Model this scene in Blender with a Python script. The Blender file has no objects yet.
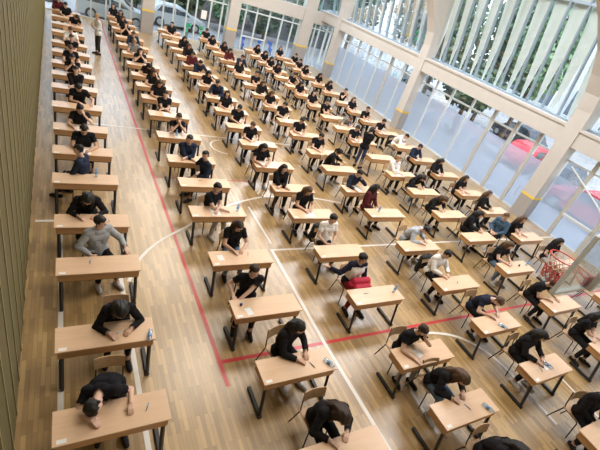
import bpy, bmesh, math, random
import numpy as np
from mathutils import Vector, Matrix, Euler
random.seed(4)
SC = bpy.context.scene
COL = SC.collection
# ------------------------------------------------------------------ materials
MATS = {}
def newmat(name):
    m = bpy.data.materials.new(name); m.use_nodes = True
    nt = m.node_tree
    b = nt.nodes['Principled BSDF']
    MATS[name] = m
    return m, nt, b
def N(nt, typ, **kw):
    n = nt.nodes.new(typ)
    for k, v in kw.items():
        if k in n.inputs.keys(): n.inputs[k].default_value = v
        else: setattr(n, k, v)
    return n
def plain(name, col, rough=.6, metal=0., spec=.5, noise=0.0, scale=8, bump=0.0):
    m, nt, b = newmat(name)
    b.inputs['Base Color'].default_value = (*col, 1); b.inputs['Roughness'].default_value = rough
    b.inputs['Metallic'].default_value = metal; b.inputs['Specular IOR Level'].default_value = spec
    if noise or bump:
        tc = N(nt, 'ShaderNodeTexCoord'); no = N(nt, 'ShaderNodeTexNoise', Scale=scale, Detail=4.0)
        nt.links.new(tc.outputs['Object'], no.inputs['Vector'])
        if noise:
            hs = N(nt, 'ShaderNodeMixRGB', blend_type='MULTIPLY'); hs.inputs[0].default_value = 1
            hs.inputs[1].default_value = (*col, 1)
            mr = N(nt, 'ShaderNodeMapRange'); mr.inputs[3].default_value = 1-noise; mr.inputs[4].default_value = 1+noise
            nt.links.new(no.outputs['Fac'], mr.inputs[0]); nt.links.new(mr.outputs[0], hs.inputs[2])
            nt.links.new(hs.outputs[0], b.inputs['Base Color'])
        if bump:
            bp = N(nt, 'ShaderNodeBump', Strength=bump, Distance=.01)
            nt.links.new(no.outputs['Fac'], bp.inputs['Height']); nt.links.new(bp.outputs[0], b.inputs['Normal'])
    return m
def wood(name, c1, c2, rough=.4, scale=(3, 40, 40), spec=.5):
    m, nt, b = newmat(name)
    tc = N(nt, 'ShaderNodeTexCoord'); mp = N(nt, 'ShaderNodeMapping'); mp.inputs['Scale'].default_value = scale
    no = N(nt, 'ShaderNodeTexNoise', Scale=1.0, Detail=5.0, Roughness=.6)
    cr = N(nt, 'ShaderNodeValToRGB')
    cr.color_ramp.elements[0].position = .3; cr.color_ramp.elements[0].color = (*c1, 1)
    cr.color_ramp.elements[1].position = .7; cr.color_ramp.elements[1].color = (*c2, 1)
    L = nt.links.new
    L(tc.outputs['Object'], mp.inputs[0]); L(mp.outputs[0], no.inputs['Vector']); L(no.outputs['Fac'], cr.inputs[0])
    L(cr.outputs[0], b.inputs['Base Color']); b.inputs['Roughness'].default_value = rough
    b.inputs['Specular IOR Level'].default_value = spec
    return m
def objcol(name, rough=.8, bump=.3, scale=60, sheen=0.0, spec=.3):      # colour comes from the object itself, so one mesh serves many garments
    m, nt, b = newmat(name)
    oi = N(nt, 'ShaderNodeObjectInfo'); tc = N(nt, 'ShaderNodeTexCoord')
    no = N(nt, 'ShaderNodeTexNoise', Scale=scale, Detail=3.0); nt.links.new(tc.outputs['Object'], no.inputs['Vector'])
    mr = N(nt, 'ShaderNodeMapRange'); mr.inputs[3].default_value = .9; mr.inputs[4].default_value = 1.1
    mx = N(nt, 'ShaderNodeMixRGB', blend_type='MULTIPLY'); mx.inputs[0].default_value = 1
    L = nt.links.new
    L(no.outputs['Fac'], mr.inputs[0]); L(oi.outputs['Color'], mx.inputs[1]); L(mr.outputs[0], mx.inputs[2])
    L(mx.outputs[0], b.inputs['Base Color'])
    bp = N(nt, 'ShaderNodeBump', Strength=bump, Distance=.004); L(no.outputs['Fac'], bp.inputs['Height']); L(bp.outputs[0], b.inputs['Normal'])
    b.inputs['Roughness'].default_value = rough; b.inputs['Specular IOR Level'].default_value = spec
    if sheen: b.inputs['Sheen Weight'].default_value = sheen
    return m
def glass(name, tint, refl=.08, frost=0.0, fcol=(.6, .7, .85), blur=0.0):
    m, nt, b = newmat(name)
    nt.nodes.remove(b); out = nt.nodes['Material Output']; L = nt.links.new
    tr = N(nt, 'ShaderNodeBsdfTransparent', Color=(*tint, 1)); gl = N(nt, 'ShaderNodeBsdfGlossy', Color=(1, 1, 1, 1), Roughness=.02)
    lw = N(nt, 'ShaderNodeLayerWeight', Blend=.25); mu = N(nt, 'ShaderNodeMath', operation='MULTIPLY_ADD'); mu.inputs[1].default_value = .5; mu.inputs[2].default_value = refl*.5
    L(lw.outputs['Fresnel'], mu.inputs[0])
    last = tr.outputs[0]
    if blur:
        rf = N(nt, 'ShaderNodeBsdfRefraction', Color=(.80, .86, .92, 1), Roughness=.32, IOR=1.04); mb_ = N(nt, 'ShaderNodeMixShader'); mb_.inputs[0].default_value = blur
        L(tr.outputs[0], mb_.inputs[1]); L(rf.outputs[0], mb_.inputs[2]); last = mb_.outputs[0]
    if frost:
        tl = N(nt, 'ShaderNodeBsdfTranslucent', Color=(*fcol, 1)); df = N(nt, 'ShaderNodeBsdfDiffuse', Color=(*fcol, 1))
        m1 = N(nt, 'ShaderNodeMixShader'); m1.inputs[0].default_value = .4; L(tl.outputs[0], m1.inputs[1]); L(df.outputs[0], m1.inputs[2])
        m2 = N(nt, 'ShaderNodeMixShader'); m2.inputs[0].default_value = frost; L(last, m2.inputs[1]); L(m1.outputs[0], m2.inputs[2])
        last = m2.outputs[0]
    m3 = N(nt, 'ShaderNodeMixShader'); L(mu.outputs[0], m3.inputs[0]); L(last, m3.inputs[1]); L(gl.outputs[0], m3.inputs[2])
    L(m3.outputs[0], out.inputs[0])
    return m

# ------------------------------------------------------------------ mesh builder
class MB:
    def __init__(s): s.v = []; s.f = []; s.mi = []
    def add(s, vs, fs, mi=0):
        o = len(s.v); s.v += [tuple(map(float, v)) for v in vs]; s.f += [tuple(i+o for i in f) for f in fs]; s.mi += [mi]*len(fs); return s
    def box(s, c, d, mi=0, rz=0., bev=0.0, rx=0., ry=0.):
        bm = bmesh.new(); bmesh.ops.create_cube(bm, size=1.0)
        bmesh.ops.scale(bm, vec=d, verts=bm.verts)
        if bev: bmesh.ops.bevel(bm, geom=bm.edges[:], offset=bev, segments=2, affect='EDGES', profile=.6)
        M = Matrix.Translation(c) @ Euler((rx, ry, rz)).to_matrix().to_4x4()
        bm.verts.index_update()
        s.add([M @ v.co for v in bm.verts], [[v.index for v in f.verts] for f in bm.faces], mi); bm.free(); return s
    def b2(s, x0, x1, y0, y1, z0, z1, mi=0, bev=0.0):
        return s.box(((x0+x1)/2, (y0+y1)/2, (z0+z1)/2), (abs(x1-x0), abs(y1-y0), abs(z1-z0)), mi, bev=bev)
    def tube(s, pts, r, n=8, mi=0, close=False, cap=True):
        pts = [Vector(p) for p in pts]; m = len(pts); rs = r if isinstance(r, (list, tuple)) else [r]*m
        vs = []; up = None
        for i, p in enumerate(pts):
            a = pts[(i-1) % m] if (i or close) else p; b = pts[(i+1) % m] if (i < m-1 or close) else p
            t = (b-a).normalized()
            if up is None: up = Vector((0, 0, 1)) if abs(t.z) < .9 else Vector((1, 0, 0))
            x = t.cross(up).normalized(); y = x.cross(t).normalized(); up = y
            for k in range(n):
                an = 2*math.pi*k/n; vs.append(p+rs[i]*(math.cos(an)*x+math.sin(an)*y))
        fs = []
        for i in range(m if close else m-1):
            j = (i+1) % m
            for k in range(n): fs.append((i*n+k, i*n+(k+1) % n, j*n+(k+1) % n, j*n+k))
        if cap and not close: fs += [tuple(range(n))[::-1], tuple((m-1)*n+k for k in range(n))]
        return s.add(vs, [f[::-1] for f in fs], mi)
    def lathe(s, prof, c=(0, 0, 0), n=16, mi=0, axis='Z', M=None):
        vs = []; fs = []
        for (r, h) in prof:
            for k in range(n):
                a = 2*math.pi*k/n; p = Vector((r*math.cos(a), r*math.sin(a), h))
                if axis == 'X': p = Vector((p.z, p.x, p.y))
                if axis == 'Y': p = Vector((p.y, p.z, p.x))
                if M: p = M @ p
                vs.append(p+Vector(c))
        m = len(prof)
        for i in range(m-1):
            for k in range(n): fs.append((i*n+k, i*n+(k+1) % n, (i+1)*n+(k+1) % n, (i+1)*n+k))
        fs += [tuple(range(n))[::-1], tuple((m-1)*n+k for k in range(n))]
        return s.add(vs, fs, mi)
    def capsule(s, p0, p1, r0, r1, n=10, k=4):
        p0 = Vector(p0); p1 = Vector(p1); d = p1-p0; L = d.length
        t = d/L if L > 1e-6 else Vector((0, 0, 1))
        x = t.orthogonal().normalized(); y = t.cross(x)
        prof = [(p0, r0*math.cos(a), -r0*math.sin(a)) for a in [math.pi/2*(1-i/k) for i in range(k)]]+[(p0, r0, 0), (p1, r1, 0)]
        prof += [(p1, r1*math.cos(a), r1*math.sin(a)) for a in [math.pi/2*(i+1)/k for i in range(k)]]
        vs = []; fs = []
        for (c, rr, h) in prof:
            rr = max(rr, 1e-4)
            for j in range(n):
                a = 2*math.pi*j/n; vs.append(c+t*h+rr*(math.cos(a)*x+math.sin(a)*y))
        m = len(prof)
        for i in range(m-1):
            for j in range(n): fs.append((i*n+j, i*n+(j+1) % n, (i+1)*n+(j+1) % n, (i+1)*n+j))
        fs += [tuple(range(n))[::-1], tuple((m-1)*n+j for j in range(n))]
        return s.add(vs, fs)
    def mesh(s, name, mats, smooth=False):
        me = bpy.data.meshes.new(name); me.from_pydata(s.v, [], s.f)
        for m in (mats if isinstance(mats, (list, tuple)) else [mats]): me.materials.append(MATS[m] if isinstance(m, str) else m)
        if any(s.mi): me.polygons.foreach_set('material_index', s.mi)
        me.update()
        if smooth:
            me.polygons.foreach_set('use_smooth', [True]*len(me.polygons))
            try: me.set_sharp_from_angle(angle=math.radians(40))
            except Exception: pass
        return me
    def obj(s, name, mats, parent=None, smooth=False, loc=None):
        return link(name, s.mesh(name, mats, smooth), parent, loc)
def link(name, data, parent=None, loc=None):
    o = bpy.data.objects.new(name, data); COL.objects.link(o)
    if parent is not None: o.parent = parent
    if loc is not None: o.location = loc
    return o
def tag(o, label=None, cat=None, group=None, kind=None):
    if label: o['label'] = label
    if cat: o['category'] = cat
    if group: o['group'] = group
    if kind: o['kind'] = kind
    return o
def thing(name, label, cat, loc=(0, 0, 0), rz=0., group=None, kind=None):
    o = bpy.data.objects.new(name, None); COL.objects.link(o); o.location = loc; o.rotation_euler = (0, 0, rz)
    o.empty_display_size = .2
    return tag(o, label, cat, group, kind)
def struct(o, label=None):
    o['kind'] = 'structure'
    if label: o['label'] = label
    return o
KIDS = {}
def dup(src, loc, rz=0., label=None, group=None, name=None):
    if src.name not in KIDS: KIDS[src.name] = [(c, list(c.children)) for c in src.children]
    r = src.copy(); COL.objects.link(r); r.location = loc; r.rotation_euler = (0, 0, rz)
    if label: r['label'] = label
    if group: r['group'] = group
    for c, gs in KIDS[src.name]:
        k = c.copy(); COL.objects.link(k); k.parent = r
        for g in gs:
            d = g.copy(); COL.objects.link(d); d.parent = k
    return r

# ------------------------------------------------------------------ materials used
desk_wood = wood('desk_wood', (.68, .465, .30), (.75, .525, .35), rough=.3, scale=(2, 30, 30))
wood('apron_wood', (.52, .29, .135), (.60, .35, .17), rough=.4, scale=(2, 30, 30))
wood('chair_wood', (.50, .31, .16), (.58, .37, .20), rough=.4, scale=(20, 3, 20))
plain('black_steel', (.018, .018, .02), .45, 0, .5)
plain('rubber', (.02, .02, .02), .8)
plain('white_paper', (.82, .82, .80), .7)
plain('concrete_beige', (.54, .505, .46), .75, noise=.06, scale=3)
plain('grey_paint', (.36, .34, .325), .6, noise=.05)
plain('yellow_paint', (.80, .55, .07), .6)
plain('white_metal', (.60, .63, .63), .4)
plain('blue_metal', (.30, .38, .46), .4, .2)
plain('frame_metal', (.50, .49, .45), .4, .1)
plain('cream_fabric', (.72, .735, .70), .8, noise=.08, scale=2)
plain('ceiling_white', (.42, .40, .37), .8)
plain('plaster', (.7, .66, .58), .8)
plain('hoop_red', (.62, .05, .035), .4)
plain('net_white', (.78, .74, .72), .8)
plain('net_red', (.55, .08, .07), .8)
plain('asphalt', (.25, .255, .265), .85, noise=.1, scale=.6)
plain('kerb_red', (.62, .30, .29), .8)
plain('bark', (.06, .045, .035), .9, noise=.3, scale=10, bump=.6)
plain('car_white', (.55, .57, .59), .25, 0, .6)
plain('car_red', (.55, .03, .05), .25, 0, .6)
plain('car_dark', (.05, .06, .08), .25, 0, .6)
plain('car_glass', (.03, .045, .06), .08, 0, .8)
plain('tyre', (.025, .025, .027), .8)
plain('rim', (.5, .52, .55), .35, .6)
plain('bike_blue', (.03, .16, .6), .35)
plain('bike_green', (.03, .5, .2), .35)
plain('building_white', (.46, .47, .48), .8, noise=.05)
plain('building_grey', (.10, .11, .12), .8, noise=.3, scale=.6)
plain('window_dark', (.10, .13, .16), .15)
plain('bag_red', (.55, .02, .06), .7, bump=.5, scale=20)
plain('cloth_black', (.016, .016, .02), .85, bump=.5, scale=15)
plain('bag_yellow', (.62, .45, .06), .8)
plain('blue_plastic', (.22, .42, .70), .3)
plain('ink', (.04, .05, .11), .3)
plain('eye_white', (.75, .72, .68), .3); plain('eye_dark', (.02, .014, .01), .2); plain('lip', (.36, .13, .11), .5)
plain('line_red', (.55, .055, .06), .3); plain('line_white', (.76, .73, .68), .3)
objcol('cloth', .9, .6, 45, 0, .12)
objcol('hair_strands', .55, .8, 90, 0, .35)
objcol('skin', .55, .1, 120, 0, .35)
glass('clear_glass', (.93, .97, .97)); glass('clerestory_glass', (.88, .95, .95), .1)
glass('frosted_glass', (.9, .95, 1), .06, .36, (.60, .67, .73), .85)
glass('bottle_plastic', (.80, .90, .97), .25, .25, (.7, .85, .95))
glass('acrylic', (.92, .95, .96), .1, .09, (.8, .82, .82))

# leaves: two-tone green
def leafmat(name, a, b_):
    m, nt, b = newmat(name); oi = N(nt, 'ShaderNodeNewGeometry'); cr = N(nt, 'ShaderNodeValToRGB')
    cr.color_ramp.elements[0].color = (*a, 1); cr.color_ramp.elements[1].color = (*b_, 1)
    nt.links.new(oi.outputs['Random Per Island'], cr.inputs[0]); nt.links.new(cr.outputs[0], b.inputs['Base Color']); b.inputs['Roughness'].default_value = .6
leafmat('leaves', (.03, .055, .035), (.10, .17, .09)); leafmat('leaves_light', (.06, .14, .07), (.16, .28, .15))

# parquet
def parquet():
    m, nt, b = newmat('parquet'); L = nt.links.new
    tc = N(nt, 'ShaderNodeTexCoord'); mp = N(nt, 'ShaderNodeMapping'); mp.inputs['Rotation'].default_value = (0, 0, math.pi/2)
    L(tc.outputs['Object'], mp.inputs[0])
    br = N(nt, 'ShaderNodeTexBrick'); br.offset = .37; br.squash = 1.0
    br.inputs['Scale'].default_value = 1.0; br.inputs['Brick Width'].default_value = .50; br.inputs['Row Height'].default_value = .062
    br.inputs['Mortar Size'].default_value = .0018; br.inputs['Mortar Smooth'].default_value = .3; br.inputs['Bias'].default_value = 0.
    br.inputs['Color1'].default_value = (.285, .178, .066, 1); br.inputs['Color2'].default_value = (.505, .332, .138, 1); br.inputs['Mortar'].default_value = (.17, .10, .045, 1)
    L(mp.outputs[0], br.inputs['Vector'])
    no = N(nt, 'ShaderNodeTexNoise', Scale=1.0, Detail=6.0); mp2 = N(nt, 'ShaderNodeMapping'); mp2.inputs['Scale'].default_value = (40, 3, 1)
    L(tc.outputs['Object'], mp2.inputs[0]); L(mp2.outputs[0], no.inputs['Vector'])
    mr = N(nt, 'ShaderNodeMapRange'); mr.inputs[3].default_value = .82; mr.inputs[4].default_value = 1.15; L(no.outputs['Fac'], mr.inputs[0])
    mx = N(nt, 'ShaderNodeMixRGB', blend_type='MULTIPLY'); mx.inputs[0].default_value = 1; L(br.outputs['Color'], mx.inputs[1]); L(mr.outputs[0], mx.inputs[2])
    L(mx.outputs[0], b.inputs['Base Color'])
    b.inputs['Roughness'].default_value = .38; b.inputs['Specular IOR Level'].default_value = .3
    b.inputs['Coat Weight'].default_value = 1.0; b.inputs['Coat Roughness'].default_value = .3; b.inputs['Coat IOR'].default_value = 1.65
parquet()
def slatwall():
    m, nt, b = newmat('olive_wood'); L = nt.links.new
    tc = N(nt, 'ShaderNodeTexCoord'); mp = N(nt, 'ShaderNodeMapping'); mp.inputs['Scale'].default_value = (4, 14, .5); no = N(nt, 'ShaderNodeTexNoise', Scale=1., Detail=4.)
    cr = N(nt, 'ShaderNodeValToRGB'); cr.color_ramp.elements[0].color = (.105, .085, .034, 1); cr.color_ramp.elements[1].color = (.165, .138, .058, 1)
    L(tc.outputs['Object'], mp.inputs[0]); L(mp.outputs[0], no.inputs['Vector']); L(no.outputs['Fac'], cr.inputs[0]); L(cr.outputs[0], b.inputs['Base Color'])
    b.inputs['Roughness'].default_value = .6
slatwall(); plain('olive_edge', (.33, .29, .13), .5)
def V(*a): return np.array(a, float)
def nrm(v): return v/(np.linalg.norm(v)+1e-9)
def dirv(deg, side=0.0):
    a=math.radians(deg); s=math.radians(side)
    return nrm(V(math.sin(s), -math.sin(a)*math.cos(s), math.cos(a)*math.cos(s)))
# every figure faces -Y; x<0 is its right hand. l1, l2: lean of the lower and upper back, hp: head pitch, hy: head yaw,
# hr/hl: right and left hand, side: sideways lean
POSES={
 'write': dict(l1=1,l2=11,hp=40,hy=4,hr=(-.11,-.43,.785),hl=(.12,-.39,.785)),
 'bent': dict(l1=13,l2=37,hp=64,hy=-6,hr=(-.15,-.50,.785),hl=(.16,-.46,.785)),
 'chin': dict(l1=2,l2=13,hp=22,hy=0,hr=(-.035,-.27,1.06),hl=(.035,-.27,1.06)),
 'fold': dict(l1=2,l2=13,hp=20,hy=0,hr=(.07,-.42,.79),hl=(-.09,-.37,.80)),
 'cheek': dict(l1=3,l2=16,hp=36,hy=14,hr=(-.16,-.45,.785),hl=(.095,-.26,1.07)),
 'upright': dict(l1=-3,l2=4,hp=14,hy=-14,hr=(-.12,-.36,.785),hl=(.13,-.36,.785)),
 'lap': dict(l1=-4,l2=6,hp=24,hy=24,hr=(-.10,-.27,.66),hl=(.08,-.29,.66)),
 'sleep': dict(l1=25,l2=58,hp=100,hy=45,side=-22,hr=(-.28,-.60,.80),hl=(.20,-.50,.79)),
 'reach': dict(l1=8,l2=26,hp=50,hy=24,hr=(-.02,-.46,.785),hl=(.34,-.46,.785)),
 'side': dict(l1=-2,l2=8,hp=16,hy=34,hr=(-.52,.20,.80),hl=(.06,-.30,.67)),
 'lean': dict(l1=-2,l2=6,hp=18,hy=42,hr=(-.22,-.24,.70),hl=(.32,-.38,.785)),
 'aside': dict(l1=0,l2=8,hp=20,hy=26,hr=(-.30,-.24,.74),hl=(-.18,-.33,.73)),
 'stand': dict(l1=2,l2=4,hp=12,hy=0,hr=(.06,-.26,1.16),hl=(-.05,-.27,1.20),stand=1),
 'stoop': dict(l1=30,l2=44,hp=40,hy=10,hr=(-.20,-.62,.80),hl=(.22,-.60,.80),stand=1),
}
def skeleton(p):
    st=p.get('stand'); sd=p.get('side',0)
    P=V(0,0.0,.93 if st else .555)
    d1=dirv(p['l1'],sd*.5); d2=dirv(p['l2'],sd)
    W=P+.22*d1; N=W+.30*d2
    dn=dirv(.5*(p['l2']+p['hp']),sd); uh=dirv(p['hp'],sd*1.3)
    H=N+.085*dn+.09*uh
    return P,W,N,H,d1,d2,dn,uh
COLUMNS = {
 'A': [
  (-0.19, 2.82, 'sleep sk k k 0', -0.06, 0.45),
  (-0.18, 4.12, 'bent lk K k 0', 0.17, 0.23),
  (-0.19, 5.67, 'lean sk G k 22', -0.00, 0.40),
  (-0.23, 6.98, 'bent lk K k 0', -0.09, 0.37),
  (-0.29, 8.59, 'lap sk N k -115', -0.07, 0.13),
  (-0.31, 9.95, 'write sk k k 0', 0.02, 0.16),
  (-0.32, 11.30, 'cheek tk k k 0', -0.02, 0.13),
  (-0.37, 12.85, 'reach sk k k 0', 0.04, 0.46),
  (-0.41, 14.41, 'fold sk K k 0', 0.02, 0.13),
  (-0.43, 15.68, 'chin sk k k 0', -0.03, 0.13),
  (-0.46, 16.91, 'write sb k k 0', -0.04, 0.13),
  (-0.48, 18.33, 'fold sk k k 0', 0.02, 0.14),
  (-0.52, 19.64, 'write sb w k 0', 0.05, 0.19),
  (-0.55, 21.34, '', 0.00, 0.00),
  (-0.58, 22.81, 'bent sk k k 25', 0.22, 0.43),
  (-0.61, 24.27, 'write sk k k 0', -0.03, 0.42),
  (-0.63, 25.63, 'write sk M k 0', -0.34, 0.13),
 ],
 'B': [
  (2.56, 1.54, 'bent ld K k 0', -0.02, 0.46),
  (2.47, 2.98, 'write lk K k 20', -0.01, 0.28),
  (2.44, 4.29, 'aside sd k k -15', -0.19, 0.27),
  (2.41, 5.66, 'write ld k j 0', -0.02, 0.37),
  (2.38, 7.33, 'fold sk k g 25', -0.10, 0.13),
  (2.39, 8.64, 'side sk N k -70', 0.14, 0.34),
  (2.33, 9.90, 'fold sk N k 0', -0.07, 0.13),
  (2.30, 11.42, 'chin sk k k 0', -0.03, 0.13),
  (2.29, 13.05, 'fold sk k j 0', -0.08, 0.42),
  (2.26, 14.52, 'write ld k k 0', -0.05, 0.13),
  (2.23, 15.77, 'cheek lb k k 0', -0.02, 0.13),
  (2.21, 16.98, 'bent lk k k 0', -0.01, 0.21),
  (2.18, 18.38, 'chin ld k k 0', -0.12, 0.13),
  (2.15, 19.90, 'write sn g k 0', -0.16, 0.13),
  (2.12, 21.26, 'write sb N k 0', -0.00, 0.20),
  (2.10, 22.70, 'chin lk k k 0', -0.15, 0.46),
  (2.07, 24.36, 'write lb k k 0', -0.11, 0.31),
  (2.05, 25.66, 'upright lk k k 0', -0.09, 0.13),
  (2.04, 27.03, 'upright lk k k 0', -0.33, 0.13),
 ],
 'C': [
  (5.00, 1.56, 'bent lb K j 0', 0.00, 0.46),
  (5.00, 2.68, 'cheek sd k g 0', -0.16, 0.13),
  (4.96, 4.22, 'side sk R r 0', -0.19, 0.46),
  (4.91, 5.70, 'lap sk w k 0', -0.06, 0.46),
  (4.92, 7.25, 'write lb k k 0', -0.09, 0.31),
  (4.92, 8.54, 'fold lk K k 0', -0.33, 0.13),
  (4.86, 9.91, 'write lk k k 0', -0.36, 0.13),
  (4.91, 11.42, 'write sb k k 0', -0.19, 0.29),
  (4.84, 12.78, 'write sk k k 0', -0.09, 0.46),
  (4.81, 14.24, 'upright lk k k 0', -0.13, 0.22),
  (4.80, 15.59, 'write sk N k -30', -0.06, 0.27),
  (4.81, 16.96, 'cheek lk k k 0', -0.19, 0.13),
  (4.77, 18.46, 'reach sk N k 0', -0.10, 0.46),
  (4.75, 19.69, 'write sk M k 0', -0.19, 0.13),
  (4.75, 21.16, 'write lb K k 0', -0.03, 0.25),
  (4.72, 22.49, 'write ld K k 0', 0.10, 0.46),
  (4.68, 23.82, '', 0.00, 0.00),
  (4.70, 25.32, 'upright sk k k 0', -0.01, 0.46),
  (4.68, 26.54, '', 0.00, 0.00),
 ],
 'D': [
  (7.69, 1.77, 'write lk K k 0', -0.05, 0.35),
  (7.55, 2.99, 'bent sb n k 0', 0.10, 0.46),
  (7.55, 4.28, 'write sk W k 0', -0.18, 0.46),
  (7.51, 5.75, 'bent sk B k 20', 0.09, 0.35),
  (7.47, 7.30, 'lap lk M k 25', -0.21, 0.43),
  (7.41, 8.65, 'cheek sk N k 0', -0.13, 0.13),
  (7.40, 9.98, 'reach tk K k 40', -0.13, 0.39),
  (7.40, 11.20, 'write sk k k 0', -0.11, 0.25),
  (7.37, 12.69, 'write sk k k 0', -0.23, 0.13),
  (7.35, 13.96, 'write sk k k 0', -0.24, 0.46),
  (7.33, 15.53, 'write lb k k 0', -0.31, 0.13),
  (7.31, 16.96, 'write lb K k 0', -0.14, 0.13),
  (7.31, 18.28, 'fold sk k k 0', 0.01, 0.13),
  (7.28, 19.69, 'upright lk k k 0', -0.33, 0.13),
  (7.27, 20.95, 'write sk N k 0', 0.30, 0.46),
  (7.25, 22.25, 'write lk M k 0', -0.07, 0.13),
  (7.22, 23.60, 'write lk k k 0', 0.06, 0.23),
  (7.17, 24.88, 'write lk k k 0', -0.27, 0.13),
  (7.14, 26.55, 'write sk k k 0', -0.19, 0.13),
 ],
 'E': [
  (10.41, 3.14, 'reach sd k k 0', -0.36, 0.39),
  (10.35, 4.59, 'write lb k j 0', -0.18, 0.34),
  (10.33, 6.02, 'write lk K k 15', 0.22, 0.46),
  (10.22, 7.25, 'bent lb K k 0', -0.19, 0.46),
  (10.27, 8.67, 'bent lk K j 0', 0.01, 0.46),
  (10.16, 9.88, 'fold tn W k 0', -0.20, 0.18),
  (10.17, 11.25, '', 0.00, 0.00),
  (10.16, 12.68, 'write sk k k 0', -0.36, 0.13),
  (10.14, 14.00, 'bent sb g k 0', 0.23, 0.46),
  (10.13, 15.24, 'fold sk k k 0', -0.20, 0.46),
  (10.11, 16.61, 'upright lk k k 0', -0.36, 0.13),
  (10.07, 18.07, 'write lk k k 0', -0.36, 0.13),
  (10.08, 19.38, 'cheek sk k k 0', -0.03, 0.46),
  (10.02, 20.80, 'write lk k k 0', -0.36, 0.45),
  (10.00, 22.14, 'write lk k k 0', -0.20, 0.46),
  (10.01, 23.47, 'write lk k k 0', -0.10, 0.46),
  (9.98, 24.81, 'write ld k k 0', -0.08, 0.46),
  (10.01, 26.16, '', 0.00, 0.00),
 ],
 'F': [
  (12.75, 5.91, 'fold lb k k 0', -0.28, 0.23),
  (12.84, 7.50, 'upright lb K k 20', -0.36, 0.13),
  (12.80, 8.70, 'fold ld k k 0', -0.36, 0.13),
  (12.80, 10.15, 'write lk K k 0', -0.36, 0.13),
  (12.69, 11.43, 'write sk N k 0', -0.36, 0.13),
  (12.67, 12.65, 'bent sk W k 40', -0.16, 0.46),
  (12.63, 14.10, 'cheek sk k k 0', -0.36, 0.15),
  (12.61, 15.49, 'fold sk k k 0', -0.33, 0.15),
  (12.57, 16.68, 'upright lb k k 0', -0.36, 0.13),
  (12.54, 17.95, 'chin sk k k 0', 0.06, 0.45),
  (12.49, 19.47, 'write lk k k 0', -0.23, 0.13),
  (12.49, 20.87, 'write lk k k 0', -0.16, 0.13),
  (12.40, 22.20, 'write lk k k 0', -0.36, 0.13),
  (12.36, 23.50, 'write sk k k 0', -0.05, 0.31),
  (12.33, 24.80, 'write sk k k 0', 0.28, 0.39),
  (12.27, 26.10, 'upright lb k k 0', -0.31, 0.13),
 ],
}
# ------------------------------------------------------------------ the setting
ROOM_X1 = 17.0; Y1 = 29.4; YB = -3.0; ZC = 9.4
def wx(y): return -.61-.0155*(y-2.8)         # the slatted wall runs a little off the desks' line
mb = MB(); mb.add([(wx(YB)-.05, YB, 0), (ROOM_X1, YB, 0), (ROOM_X1, Y1, 0), (wx(Y1)-.05, Y1, 0), (wx(YB)-.05, YB, -.2), (ROOM_X1, YB, -.2), (ROOM_X1, Y1, -.2), (wx(Y1)-.05, Y1, -.2)],
                  [(0, 1, 2, 3), (7, 6, 5, 4), (0, 4, 5, 1), (1, 5, 6, 2), (2, 6, 7, 3), (3, 7, 4, 0)])
struct(mb.obj('floor', 'parquet'))
struct(MB().b2(-1.6, 17.6, YB-.2, Y1+.3, ZC, ZC+.2).obj('ceiling', 'ceiling_white'))
struct(MB().b2(-1.6, 17.6, YB-.2, YB, 0, ZC).obj('wall_back', 'plaster'))
# slatted wall: vertical boards with a lighter arris
mb = MB(); y = YB; k = 0
mb.add([(wx(YB)-.3, YB, 0), (wx(YB)-.06, YB, 0), (wx(Y1)-.06, Y1, 0), (wx(Y1)-.3, Y1, 0), (wx(YB)-.3, YB, ZC), (wx(YB)-.06, YB, ZC), (wx(Y1)-.06, Y1, ZC), (wx(Y1)-.3, Y1, ZC)],
       [(3, 2, 1, 0), (4, 5, 6, 7), (0, 1, 5, 4), (1, 2, 6, 5), (2, 3, 7, 6), (3, 0, 4, 7)])
while y < Y1-.2:
    x = wx(y+.1); mb.b2(x-.07, x, y, y+.42, 0.0, ZC, 0); mb.b2(x-.05, x+.01, y+.44, y+.47, 0.0, ZC, 1); y += .53
struct(mb.obj('wall_left', ['olive_wood', 'olive_edge']))
struct(MB().b2(wx(Y1)-.3, 17.6, Y1+.0, Y1+.25, 8.6, ZC).obj('trim_5', 'concrete_beige'))
# court lines: thin paint on the parquet
n_strip = 0
def strip(pts, w, name, mat, label):
    global n_strip; n_strip += 1
    if len(pts) > 4:
        q = []; e = [pts[0]]+list(pts)+[pts[-1]]
        for i in range(1, len(e)-2):
            for k in range(6):
                t = k/6; q.append(tuple(.5*(2*e[i][j]+(e[i+1][j]-e[i-1][j])*t+(2*e[i-1][j]-5*e[i][j]+4*e[i+1][j]-e[i+2][j])*t*t+(3*e[i][j]-e[i-1][j]-3*e[i+1][j]+e[i+2][j])*t**3) for j in (0, 1)))
        pts = q+[pts[-1]]
    mb = MB(); L = []; n = len(pts); zz = .0015+.0004*n_strip
    for i, p in enumerate(pts):
        a = Vector(pts[max(i-1, 0)]); b = Vector(pts[min(i+1, n-1)]); t = (b-a).normalized(); q = Vector((-t.y, t.x))*w/2
        L += [(p[0]+q.x, p[1]+q.y, zz), (p[0]-q.x, p[1]-q.y, zz)]
    mb.add(L, [(2*i, 2*i+1, 2*i+3, 2*i+2) for i in range(n-1)])
    o = mb.obj(name, mat); struct(o, label); return o
def arc(cx, cy, r, a0, a1, n=40): return [(cx+r*math.cos(math.radians(a0+(a1-a0)*i/n)), cy+r*math.sin(math.radians(a0+(a1-a0)*i/n))) for i in range(n+1)]
strip([(2.23, 3.55), (2.07, 11), (1.86, 24.8), (1.84, 29.3)], .075, 'court_line', 'line_red', 'long red court line running down the aisle')
strip([(2.2, 4.03), (16.9, 4.03)], .075, 'court_line', 'line_red', 'red court line crossing beneath the front desks')
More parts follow.
